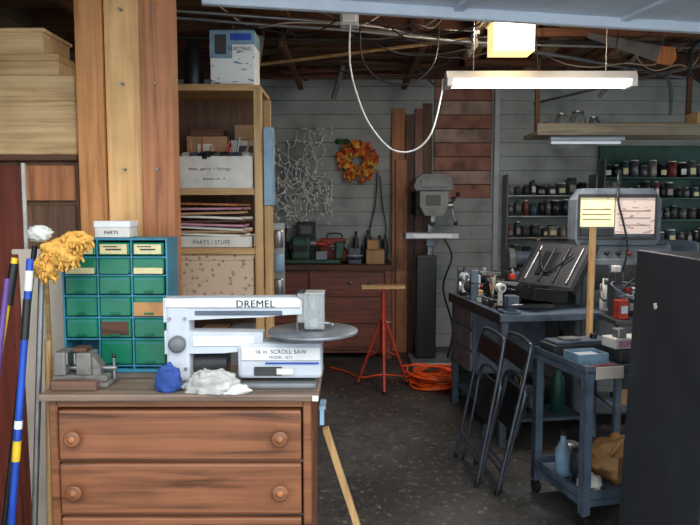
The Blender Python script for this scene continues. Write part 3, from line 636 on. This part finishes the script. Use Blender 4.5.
def junk(name,MM,xr,yr,z,n,hmax=.2,mats=None,cables=0):
    q=B(name); mats=mats or ALL
    cols=max(1,int(math.sqrt(n*(xr[1]-xr[0])/(yr[1]-yr[0])))); rws=max(1,n//cols)
    cw=(xr[1]-xr[0])/cols; ch=(yr[1]-yr[0])/rws
    for i in range(cols):
        for j in range(rws):
            x=xr[0]+(i+.5)*cw+R(-.1,.1)*cw; y=yr[0]+(j+.5)*ch; m=random.choice(mats); k=random.random(); h=R(.04,hmax); s_=min(cw,ch)*.42
            T=MM@Matrix.Translation((x,y,z))@Matrix.Rotation(R(-.5,.5),4,'Z')
            if k<.3:
                q.box(-s_*R(.6,1),s_*R(.6,1),-s_*.7,s_*.7,0,h,m,.004,T); q.box(-s_*.5,s_*.5,-s_*.72,-s_*.70,h*.3,h*.7,random.choice(mats),.0,T)
                if random.random()<.5: q.box(-s_*.5,s_*.5,-s_*.5,s_*.5,h,h+.04,random.choice(mats),.004,T)
            elif k<.5: r=min(s_*.7,.05); q.lathe([(r*.9,0),(r,.005),(r,h*.8),(r*.5,h*.9),(r*.5,h)],(0,0,0),m,n=14,M=T)
            elif k<.62: # jar of tools
                r=min(s_*.6,.045); q.lathe([(r*.9,0),(r,.005),(r,.1)],(0,0,0),m,n=14,M=T)
                for a in range(5): q.cyl((R(-r,r)*.5,R(-r,r)*.5,.03),(R(-r,r)*1.3,R(-r,r)*1.3,.1+R(.05,.12)),.006,random.choice(mats),n=6,M=T)
            elif k<.74: # power drill
                q.cyl((-s_*.8,0,.15),(s_*.4,0,.15),.032,m,n=14,M=T).cyl((s_*.4,0,.15),(s_*.75,0,.15),.016,mSteel,M=T).box(-s_*.6,-s_*.1,-.018,.018,.02,.13,m,.008,T).box(-s_*.75,0,-.03,.03,0,.03,mDk,.006,T)
            elif k<.86: # small machine
                q.box(-s_,s_,-s_*.6,s_*.6,0,.025,mIron,.004,T).box(-s_*.5,s_*.3,-s_*.4,s_*.4,.025,h+.02,m,.014,T).cyl((-s_*.9,0,h*.7),(s_*.8,0,h*.7),.022,mSteel,n=14,M=T).lathe([(.04,0),(.045,.01),(.04,.02)],(s_*.8,0,h*.7),mDkG,(1,0,0),M=T)
            else: q.blob((0,0,h*.4),(s_*.8,s_*.8,h*.45),m,.25,2.5,i+j,nu=22,nv=12,flat=0,M=T)
    for c_ in range(cables):
        pts=[(R(*xr),R(*yr),z+R(.03,hmax*.8)) for _ in range(6)]; q.tube(pts,.006,random.choice([mDk,mDk,mDkG,mGray]),n=6,M=MM)
    return q
junk('bench_tools',MB,(.02,.47),(.02,.70),.896,30,.24,cables=4).done()
junk('small_bench_tools',MB,(.48,.96),(.015,.145),.896,10,.09,[mDk,mSteel,mCanA,mCard,mWhiteB,mRed,mDkG],cables=3).done()
junk('under_bench_boxes',MB,(.1,1.0),(.08,.6),.171,14,.3,[mDk,mDkG,mBluG,mGray,mGreen,mCard]).done()
q=B('wooden_parts_tray'); T=MB@Matrix.Translation((.66,.22,.896)); crate(q,-.12,.12,-.06,.06,0,.05,mPineX,.008,T)
for i in range(14): q.cyl((R(-.1,.1),R(-.04,.04),.02),(R(-.1,.1),R(-.04,.04),.05),.006,random.choice([mSteel,mDk,mRed,mIron]),n=6,M=T)
q.done()
# black open case
q=B('black_instrument_case'); T=Matrix.Translation((1.22,4.72,.957))@Matrix.Rotation(math.radians(-58),4,'Z')@Matrix.Rotation(math.radians(-7),4,'X')
crate(q,-.24,.24,-.16,.16,0,.08,mDk,.012,T); q.box(-.22,.22,-.14,.14,.03,.06,mDkG,.01,T)
T2=T@Matrix.Translation((0,.16,.08))@Matrix.Rotation(math.radians(-30),4,'X'); crate(q,-.27,.27,-.0,.045,0,.40,mDk,.01,T2); q.box(-.24,.24,-.004,.002,.02,.38,mDkG,.004,T2)
for x in(-.18,-.05,.08,.2): q.cyl((x,-.012,.05),(x,-.012,.34),.008,random.choice([mSteel,mDk]),n=8,M=T2)
q.box(-.12,.02,-.014,-.004,.1,.3,mDk,.004,T2).tube([(-.2,-.01,.33),(-.1,-.03,.2),(0,-.02,.12),(.15,-.03,.28)],.007,mDk,M=T2)
for i in range(6): q.box(-.2+i*.07,-.16+i*.07,-.1,.1,.06,.075+R(0,.04),random.choice([mSteel,mGray,mDk]),.003,T)
q.tube([(-.08,-.17,.05),(-.07,-.21,.05),(.07,-.21,.05),(.08,-.17,.05)],.009,mDk,sub=3,M=T)
q.box(1.1,1.4,4.62,4.86,.897,.93,mDkG,.004); q.done()
q=B('mounted_vise'); T=MB@Matrix.Translation((1.04,.09,.896)); q.box(-.06,.06,-.06,.06,0,.02,mBluG,.004,T).cyl((0,0,.02),(0,0,.05),.035,mBluG,M=T).box(-.05,.07,-.03,.03,.05,.09,mBluG,.01,T).box(.05,.075,-.04,.04,.05,.12,mBluG,.006,T).box(.0,.025,-.04,.04,.05,.12,mBluG,.006,T).cyl((.07,0,.07),(.13,0,.07),.007,mSteel,M=T).cyl((.13,-.04,.07),(.13,.04,.07),.004,mSteel,M=T).done()
# floor items
q=B('green_toolbox'); q.box(.92,1.08,5.6,5.78,0,.2,mGreen,.008).box(.92,1.08,5.6,5.78,.205,.26,mGreen,.01).tube([(.96,5.69,.26),(.96,5.69,.29),(1.04,5.69,.29),(1.04,5.69,.26)],.006,mDk,sub=2).done()
q=B('shop_vacuum'); q.lathe([(.13,0),(.15,.03),(.15,.25),(.16,.26),(.16,.29),(.12,.36),(.05,.39)],(1.30,5.75,0),mDkG).tube([(1.30,5.75,.38),(1.22,5.8,.55),(1.32,5.85,.62),(1.42,5.8,.5)],.02,mDk).done()

# tester machine: floor-standing cabinet with chart head; emission added to brighten its printed panels
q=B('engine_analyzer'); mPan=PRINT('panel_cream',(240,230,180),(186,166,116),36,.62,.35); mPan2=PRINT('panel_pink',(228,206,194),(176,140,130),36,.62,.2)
mAn=P('analyzer_gray',(104,112,118),.45,var=.25)
q.box(1.62,2.30,4.84,5.12,.08,1.32,mAn,.02)
prof=[(1.61,1.32),(2.17,1.32),(2.20,1.36),(2.20,1.64),(2.14,1.72),(1.66,1.72),(1.60,1.64),(1.595,1.36)]
q.prism(prof,4.82,5.0,mAn); 
q.box(1.61,2.165,4.80,4.82,1.655,1.68,mDkG,.003).box(1.61,2.165,4.80,4.82,1.36,1.38,mDkG,.003).box(1.61,1.622,4.80,4.82,1.38,1.655,mDkG,.003).box(2.15,2.165,4.80,4.82,1.38,1.655,mDkG,.003)
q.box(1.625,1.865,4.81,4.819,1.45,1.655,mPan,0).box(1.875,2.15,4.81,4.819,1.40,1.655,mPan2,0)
q.box(1.625,1.86,4.80,4.819,1.385,1.44,mDk,.003)
for i in range(3): q.box(1.64,1.84,4.808,4.81,1.50+i*.035,1.505+i*.035,mBrownV,0); q.box(1.9,2.12,4.808,4.81,1.46+i*.05,1.464+i*.05,mBrownV,0)
for i in range(7): q.lathe([(.016,0),(.016,.012),(.01,.02)],(1.67+i*.08,4.84,1.26),[mDk,mRed,mDk][i%3],(0,-1,0),14)
q.box(1.66,2.26,4.825,4.84,.9,1.22,mGray,.004).box(1.66,2.26,4.825,4.84,.3,.85,mGray,.004).box(1.70,1.86,4.818,4.825,1.0,1.18,mDk,.004).box(1.95,2.2,4.818,4.825,1.05,1.18,mDkG,.004)
for x in(1.68,2.24):
    for y in(4.9,5.06): q.cyl((x-.015,y,.04),(x+.015,y,.04),.04,mDk)
q.tube([(1.9,4.84,1.74),(1.88,4.78,1.62),(1.95,4.77,1.3),(1.9,4.8,1.0),(1.98,4.8,.85)],.008,mDk).tube([(1.95,4.95,1.72),(1.93,4.9,1.85),(1.9,4.85,1.80),(1.9,4.84,1.74)],.008,mDk)
q.done()

# side table of gear
q=B('side_table'); q.box(1.64,2.35,4.15,4.65,.86,.89,mDkG,.004)
for x in(1.66,2.29):
    for y in(4.17,4.59): q.box(x,x+.04,y,y+.04,0,.86,mBluG,.003)
q.box(1.68,2.3,4.2,4.6,.3,.32,mBluG,.003).done()
junk('side_table_gear',Matrix(),(1.66,2.33),(4.18,4.62),.891,28,.30,[mDk,mDkG,mWhiteB,mGray,mBluG,mCanA,mRed,mGrayL,mCanC],cables=6).done()
junk('side_table_boxes',Matrix(),(1.7,2.28),(4.22,4.58),.321,8,.45,[mDk,mDkG,mBluG,mCard]).done()

# cart
MCt=Matrix.Translation((1.14,3.22,0))@Matrix.Rotation(math.radians(14),4,'Z')
q=B('tool_cart'); L,D=.8,.5
q.box(0,L,0,D,.785,.80,mBluG,.002,MCt)
for a in((0,L,0,.006),(0,L,D-.006,D),): q.box(a[0],a[1],a[2],a[3],.755,.825,mBluG,.002,MCt)
for a in((0,.006),(L-.006,L)): q.box(a[0],a[1],.006,D-.006,.755,.825,mBluG,.002,MCt)
q.box(0,L,0,D,.15,.162,mBluG,.002,MCt).box(0,L,0,.006,.12,.20,mBluG,.002,MCt).box(0,L,D-.006,D,.12,.20,mBluG,.002,MCt).box(0,.006,.006,D-.006,.12,.20,mBluG,.002,MCt).box(L-.006,L,.006,D-.006,.12,.20,mBluG,.002,MCt)
for x in(-.004,L-.04):
    for y in(-.004,D-.04):
        q.box(x,x+.044,y,y+.004 if y<.1 else y+.044,.08,.76,mBluG,.001,MCt); q.box(x if x<.1 else x+.04,(x+.004) if x<.1 else x+.044,y,y+.044,.08,.76,mBluG,.001,MCt)
        q.cyl((x+.022,y+.022,.07),(x+.022,y+.022,.12),.012,mSteel,M=MCt).cyl((x+.008,y+.022,.035),(x+.036,y+.022,.035),.035,mDk,M=MCt,n=20)
q.box(.05,.2,-.008,-.001,.76,.82,mCreamP,.001,MCt)
q.done()
q=B('flat_instrument'); q.box(.02,.40,.33,.48,.802,.86,mDkG,.006,MCt).box(.04,.38,.34,.47,.86,.875,mBluG,.004,MCt).box(.1,.2,.36,.44,.875,.885,mSteel,.002,MCt).cyl((.3,.4,.875),(.3,.4,.9),.02,mDk,M=MCt).done()
q=B('blue_tin_box'); crate(q,.02,.19,.1,.24,.802,.86,mBlueL,.004,MCt); q.box(.03,.18,.11,.23,.81,.845,mGrayL,.004,MCt).done()
q=B('small_parts_box'); q.box(.26,.40,.1,.25,.802,.87,mDkG,.004,MCt).box(.24,.42,.12,.24,.872,.925,mWhiteB,.004,MCt).box(.26,.40,.118,.12,.88,.915,mPink,.0,MCt).box(.27,.32,.14,.2,.926,.97,mSteel,.004,MCt).done()
q=B('pliers'); 
for s_ in(-1,1): q.tube([(.03,.04,.812),(.09,.04+.012*s_,.812),(.15,.04+.018*s_,.812),(.2,.04+.01*s_,.812)],.007,mRed,M=MCt,n=7)
q.cyl((.0+.02,.04,.806),(.02,.04,.82),.014,mSteel,M=MCt).done()
mBL=P('brown_leather',(120,76,46),.6)
q=B('leather_tool_bag'); q.blob((.33,.2,.27),(.16,.13,.12),mTan,.22,2.0,4,nu=48,nv=30,flat=.164,M=MCt).blob((.45,.15,.34),(.1,.08,.07),mBL,.2,2.5,2,M=MCt).tube([(.22,.1,.33),(.26,.05,.43),(.36,.05,.44),(.42,.1,.34)],.012,mTan,M=MCt)
q.box(.24,.36,.05,.07,.22,.33,mBL,.006,MCt).box(.40,.46,.05,.07,.2,.38,mBL,.006,MCt).done()
q=B('crumpled_newspaper'); q.blob((.10,.1,.20),(.06,.06,.045),mPaper,.3,3,7,flat=.164,M=MCt).done()
q=B('blue_bottle'); q.lathe([(.035,0),(.04,.01),(.04,.14),(.015,.19),(.015,.22)],(.07,.3,.164),mBlueL,M=MCt).cyl((.07,.3,.384),(.07,.3,.41),.018,mDk,M=MCt).done()
q=B('metal_can'); q.lathe([(.05,0),(.05,.13),(.046,.135)],(.17,.40,.164),mSteel,M=MCt).done()
q=B('coffee_can'); q.lathe([(.045,0),(.045,.16),(.04,.165)],(.12,.21,.164),mDkG,M=MCt).done()

# folding chairs
def fchair(dx,dy,col,rz=4,lean=13):
    q=B('folding_chair'); T=Matrix.Translation((.83+dx,3.64+dy,0))@Matrix.Rotation(math.radians(rz),4,'Z')@Matrix.Rotation(math.radians(lean),4,'Y')
    q.tube([(0,0,.0),(0,.01,.4),(0,.03,.8),(0,.1,.86),(0,.36,.86),(0,.43,.8),(0,.45,.4),(0,.46,0)],.011,col,M=T)
    q.tube([(.035,.05,.0),(.035,.05,.35),(.03,.06,.62),(.03,.4,.62),(.035,.41,.35),(.035,.41,.0)],.010,col,M=T,sub=4)
    q.box(-.012,.012,.03,.43,.70,.82,mDk,.008,T); q.box(.045,.065,.06,.40,.32,.58,mDk,.01,T)
    q.cyl((.035,.05,.1),(.035,.41,.1),.008,col,M=T).cyl((0,.02,.17),(0,.44,.17),.008,col,M=T)
    for y in(.0,.46): q.cyl((0,y,-.002),(0,y,.03),.015,mDk,M=T,n=10)
    for z_ in(.3,.5): q.cyl((-.005,.03,z_),(.04,.06,z_),.006,mSteel,M=T)
    q.done()
mTubeD=P('dull_tube_metal',(84,90,98),.3,.6,var=.1)
fchair(-.02,0,mTubeD); fchair(-.11,.12,mTubeD,6,11)

q=B('wooden_stick'); q.cyl((1.40,3.95,0),(1.45,4.06,1.47),.02,mPost2).done()
q=B('scrap_stick'); q.box(-.012,.012,-.02,.02,0,.78,mPine,.002,Matrix.Translation((.14,2.55,.004))@Matrix.Rotation(math.radians(-17.5),4,'Y')).done()

# filing cabinet (stands slightly out of plumb on the uneven slab)
fcb=B('filing_cabinet'); mFile=P('file_enamel',(50,53,58),.42,var=.16,scale=5)
T=Matrix.Translation((1.69,3.0,0))@Matrix.Rotation(math.radians(2.0),4,'Y')@Matrix.Translation((-1.69,-3.0,0))
fcb.box(1.22,1.69,2.32,3.0,.02,1.39,mFile,.006,T).box(1.225,1.685,2.33,2.99,0,.02,mDk,0,T)
for i in range(4):
    z_=.06+i*.33; fcb.box(1.24,1.67,2.298,2.32,z_,z_+.32,mFile,.005,T).box(1.40,1.51,2.28,2.298,z_+.2,z_+.22,mSteel,.003,T).box(1.41,1.50,2.292,2.298,z_+.25,z_+.285,mWhiteB,.001,T)
fcb.blob((1.218,2.78,1.17),(.004,.014,.012),mPaper,.4,3,1,M=T)
fcb.done()

# right rear: hanging shelf, cans, bench
mShelfG=W('weathered_shelf',(160,152,134),(106,96,80),0,.7)
q=B('hanging_shelf'); q.box(1.6,4.0,5.9,6.35,2.2,2.235,mShelfG,.004).box(1.6,4.0,5.88,5.9,2.2,2.30,mShelfG,.004)
for x in(1.65,3.0,3.9): q.box(x,x+.04,6.14,6.18,2.235,3.02,mBrownV,.003)
q.done()
q=B('glass_jars')
for x,rr,h in((1.85,.06,.15),(1.99,.07,.17),(2.13,.05,.12)): q.lathe([(rr*.9,0),(rr,.01),(rr,h*.75),(rr*.7,h*.88),(rr*.7,h)],(x,6.02,2.236),mGlass).cyl((x,6.02,2.236+h),(x,6.02,2.25+h),rr*.72,mSteel)
q.done()
q=B('cloth_pile'); q.blob((1.70,6.02,2.26),(.06,.07,.06),mTan,.3,3,3,flat=2.236).done()
q=B('rolled_blueprints')
for i in range(6): q.cyl((2.25+i*.02,5.93+i*.035,2.26),(2.95,5.93+i*.035,2.26),.018,random.choice([mPaper,mTan,mCard]),n=12)
for i in range(5): q.cyl((2.3+i*.03,5.95+i*.035,2.297),(2.9,5.95+i*.035,2.297),.018,random.choice([mBrownV,mTan,mCard]),n=12)
q.done()
q=B('wooden_crate'); crate(q,2.98,3.4,5.92,6.13,2.237,2.40,mPly,.014); q.done()
q=B('under_shelf_light'); q.box(1.75,2.4,6.0,6.1,2.165,2.199,mGrayL,.004).cyl((1.77,6.05,2.15),(2.38,6.05,2.15),.012,EM('dim_tube',(220,225,235),.35)).done()
q=B('rear_workbench'); q.box(1.7,4.2,6.4,7.2,.86,.92,mBrownX,.006)
for x in(1.72,2.9,4.1):
    for y in(6.42,7.1): q.box(x,x+.07,y,y+.07,0,.86,mBrownV,.004)
q.box(1.75,4.15,6.5,7.1,.25,.28,mBrownX,.003).box(2.0,2.8,6.44,6.46,.5,.85,mBluG,.004).done()
junk('rear_bench_tools',Matrix(),(1.75,4.1),(6.45,7.1),.921,80,.36,cables=8).done()
junk('stored_cartons',Matrix(),(1.85,4.05),(6.6,7.0),.281,12,.4).done()
q=B('metal_lathe'); q.box(2.5,3.2,5.3,5.7,.0,.95,mBluG,.02).box(2.45,3.3,5.32,5.6,.95,1.03,mGray,.01).box(2.48,2.75,5.32,5.62,1.03,1.32,mBluG,.03).cyl((2.75,5.46,1.2),(2.83,5.46,1.2),.07,mSteel,n=24).box(3.1,3.28,5.36,5.56,1.03,1.26,mBluG,.02).box(2.88,3.02,5.3,5.6,1.03,1.12,mIron,.008).done()
q=B('pedestal_grinder'); q.box(1.5,1.68,6.03,6.2,.0,.04,mDkG,.008).cyl((1.59,6.11,.04),(1.59,6.11,1.02),.04,mDkG).box(1.5,1.68,6.03,6.19,1.02,1.05,mDkG,.004).cyl((1.48,6.11,1.12),(1.7,6.11,1.12),.07,mBluG,n=20)
for x in(1.42,1.71): q.cyl((x,6.11,1.12),(x+.05,6.11,1.12),.1,mGray,n=28).box(x-.005,x+.055,6.0,6.03,1.05,1.1,mSteel,.002)
q.done()

# ---------------------------------------------------------------- world, sun, camera
wd=bpy.data.worlds.new('sky'); scene.world=wd; wd.use_nodes=True; nt=wd.node_tree
bg=nt.nodes['Background']; sk=nt.nodes.new('ShaderNodeTexSky'); sk.sky_type='HOSEK_WILKIE'; sk.turbidity=3
sk.sun_direction=Vector((.3,-.8,.5)).normalized()
mixn=nt.nodes.new('ShaderNodeMixRGB'); mixn.inputs['Fac'].default_value=.7; mixn.inputs['Color2'].default_value=(.84,.93,1,1)
nt.links.new(sk.outputs['Color'],mixn.inputs['Color1']); nt.links.new(mixn.outputs['Color'],bg.inputs['Color']); bg.inputs['Strength'].default_value=3.0
sl_=bpy.data.lights.new('sun','SUN'); sl_.energy=2.1; sl_.angle=math.radians(40); sl_.color=(1,.97,.92)
so=bpy.data.objects.new('sun',sl_); scene.collection.objects.link(so); so.rotation_euler=Vector((-.35,.8,-.65)).to_track_quat('-Z','Y').to_euler()
cam=bpy.data.cameras.new('camera'); cam.lens=34.97; cam.sensor_width=36; cam.clip_start=.05
co_=bpy.data.objects.new('camera',cam); scene.collection.objects.link(co_); co_.location=(0,0,1.6); co_.rotation_euler=(math.radians(90-4.8),0,0)
scene.camera=co_
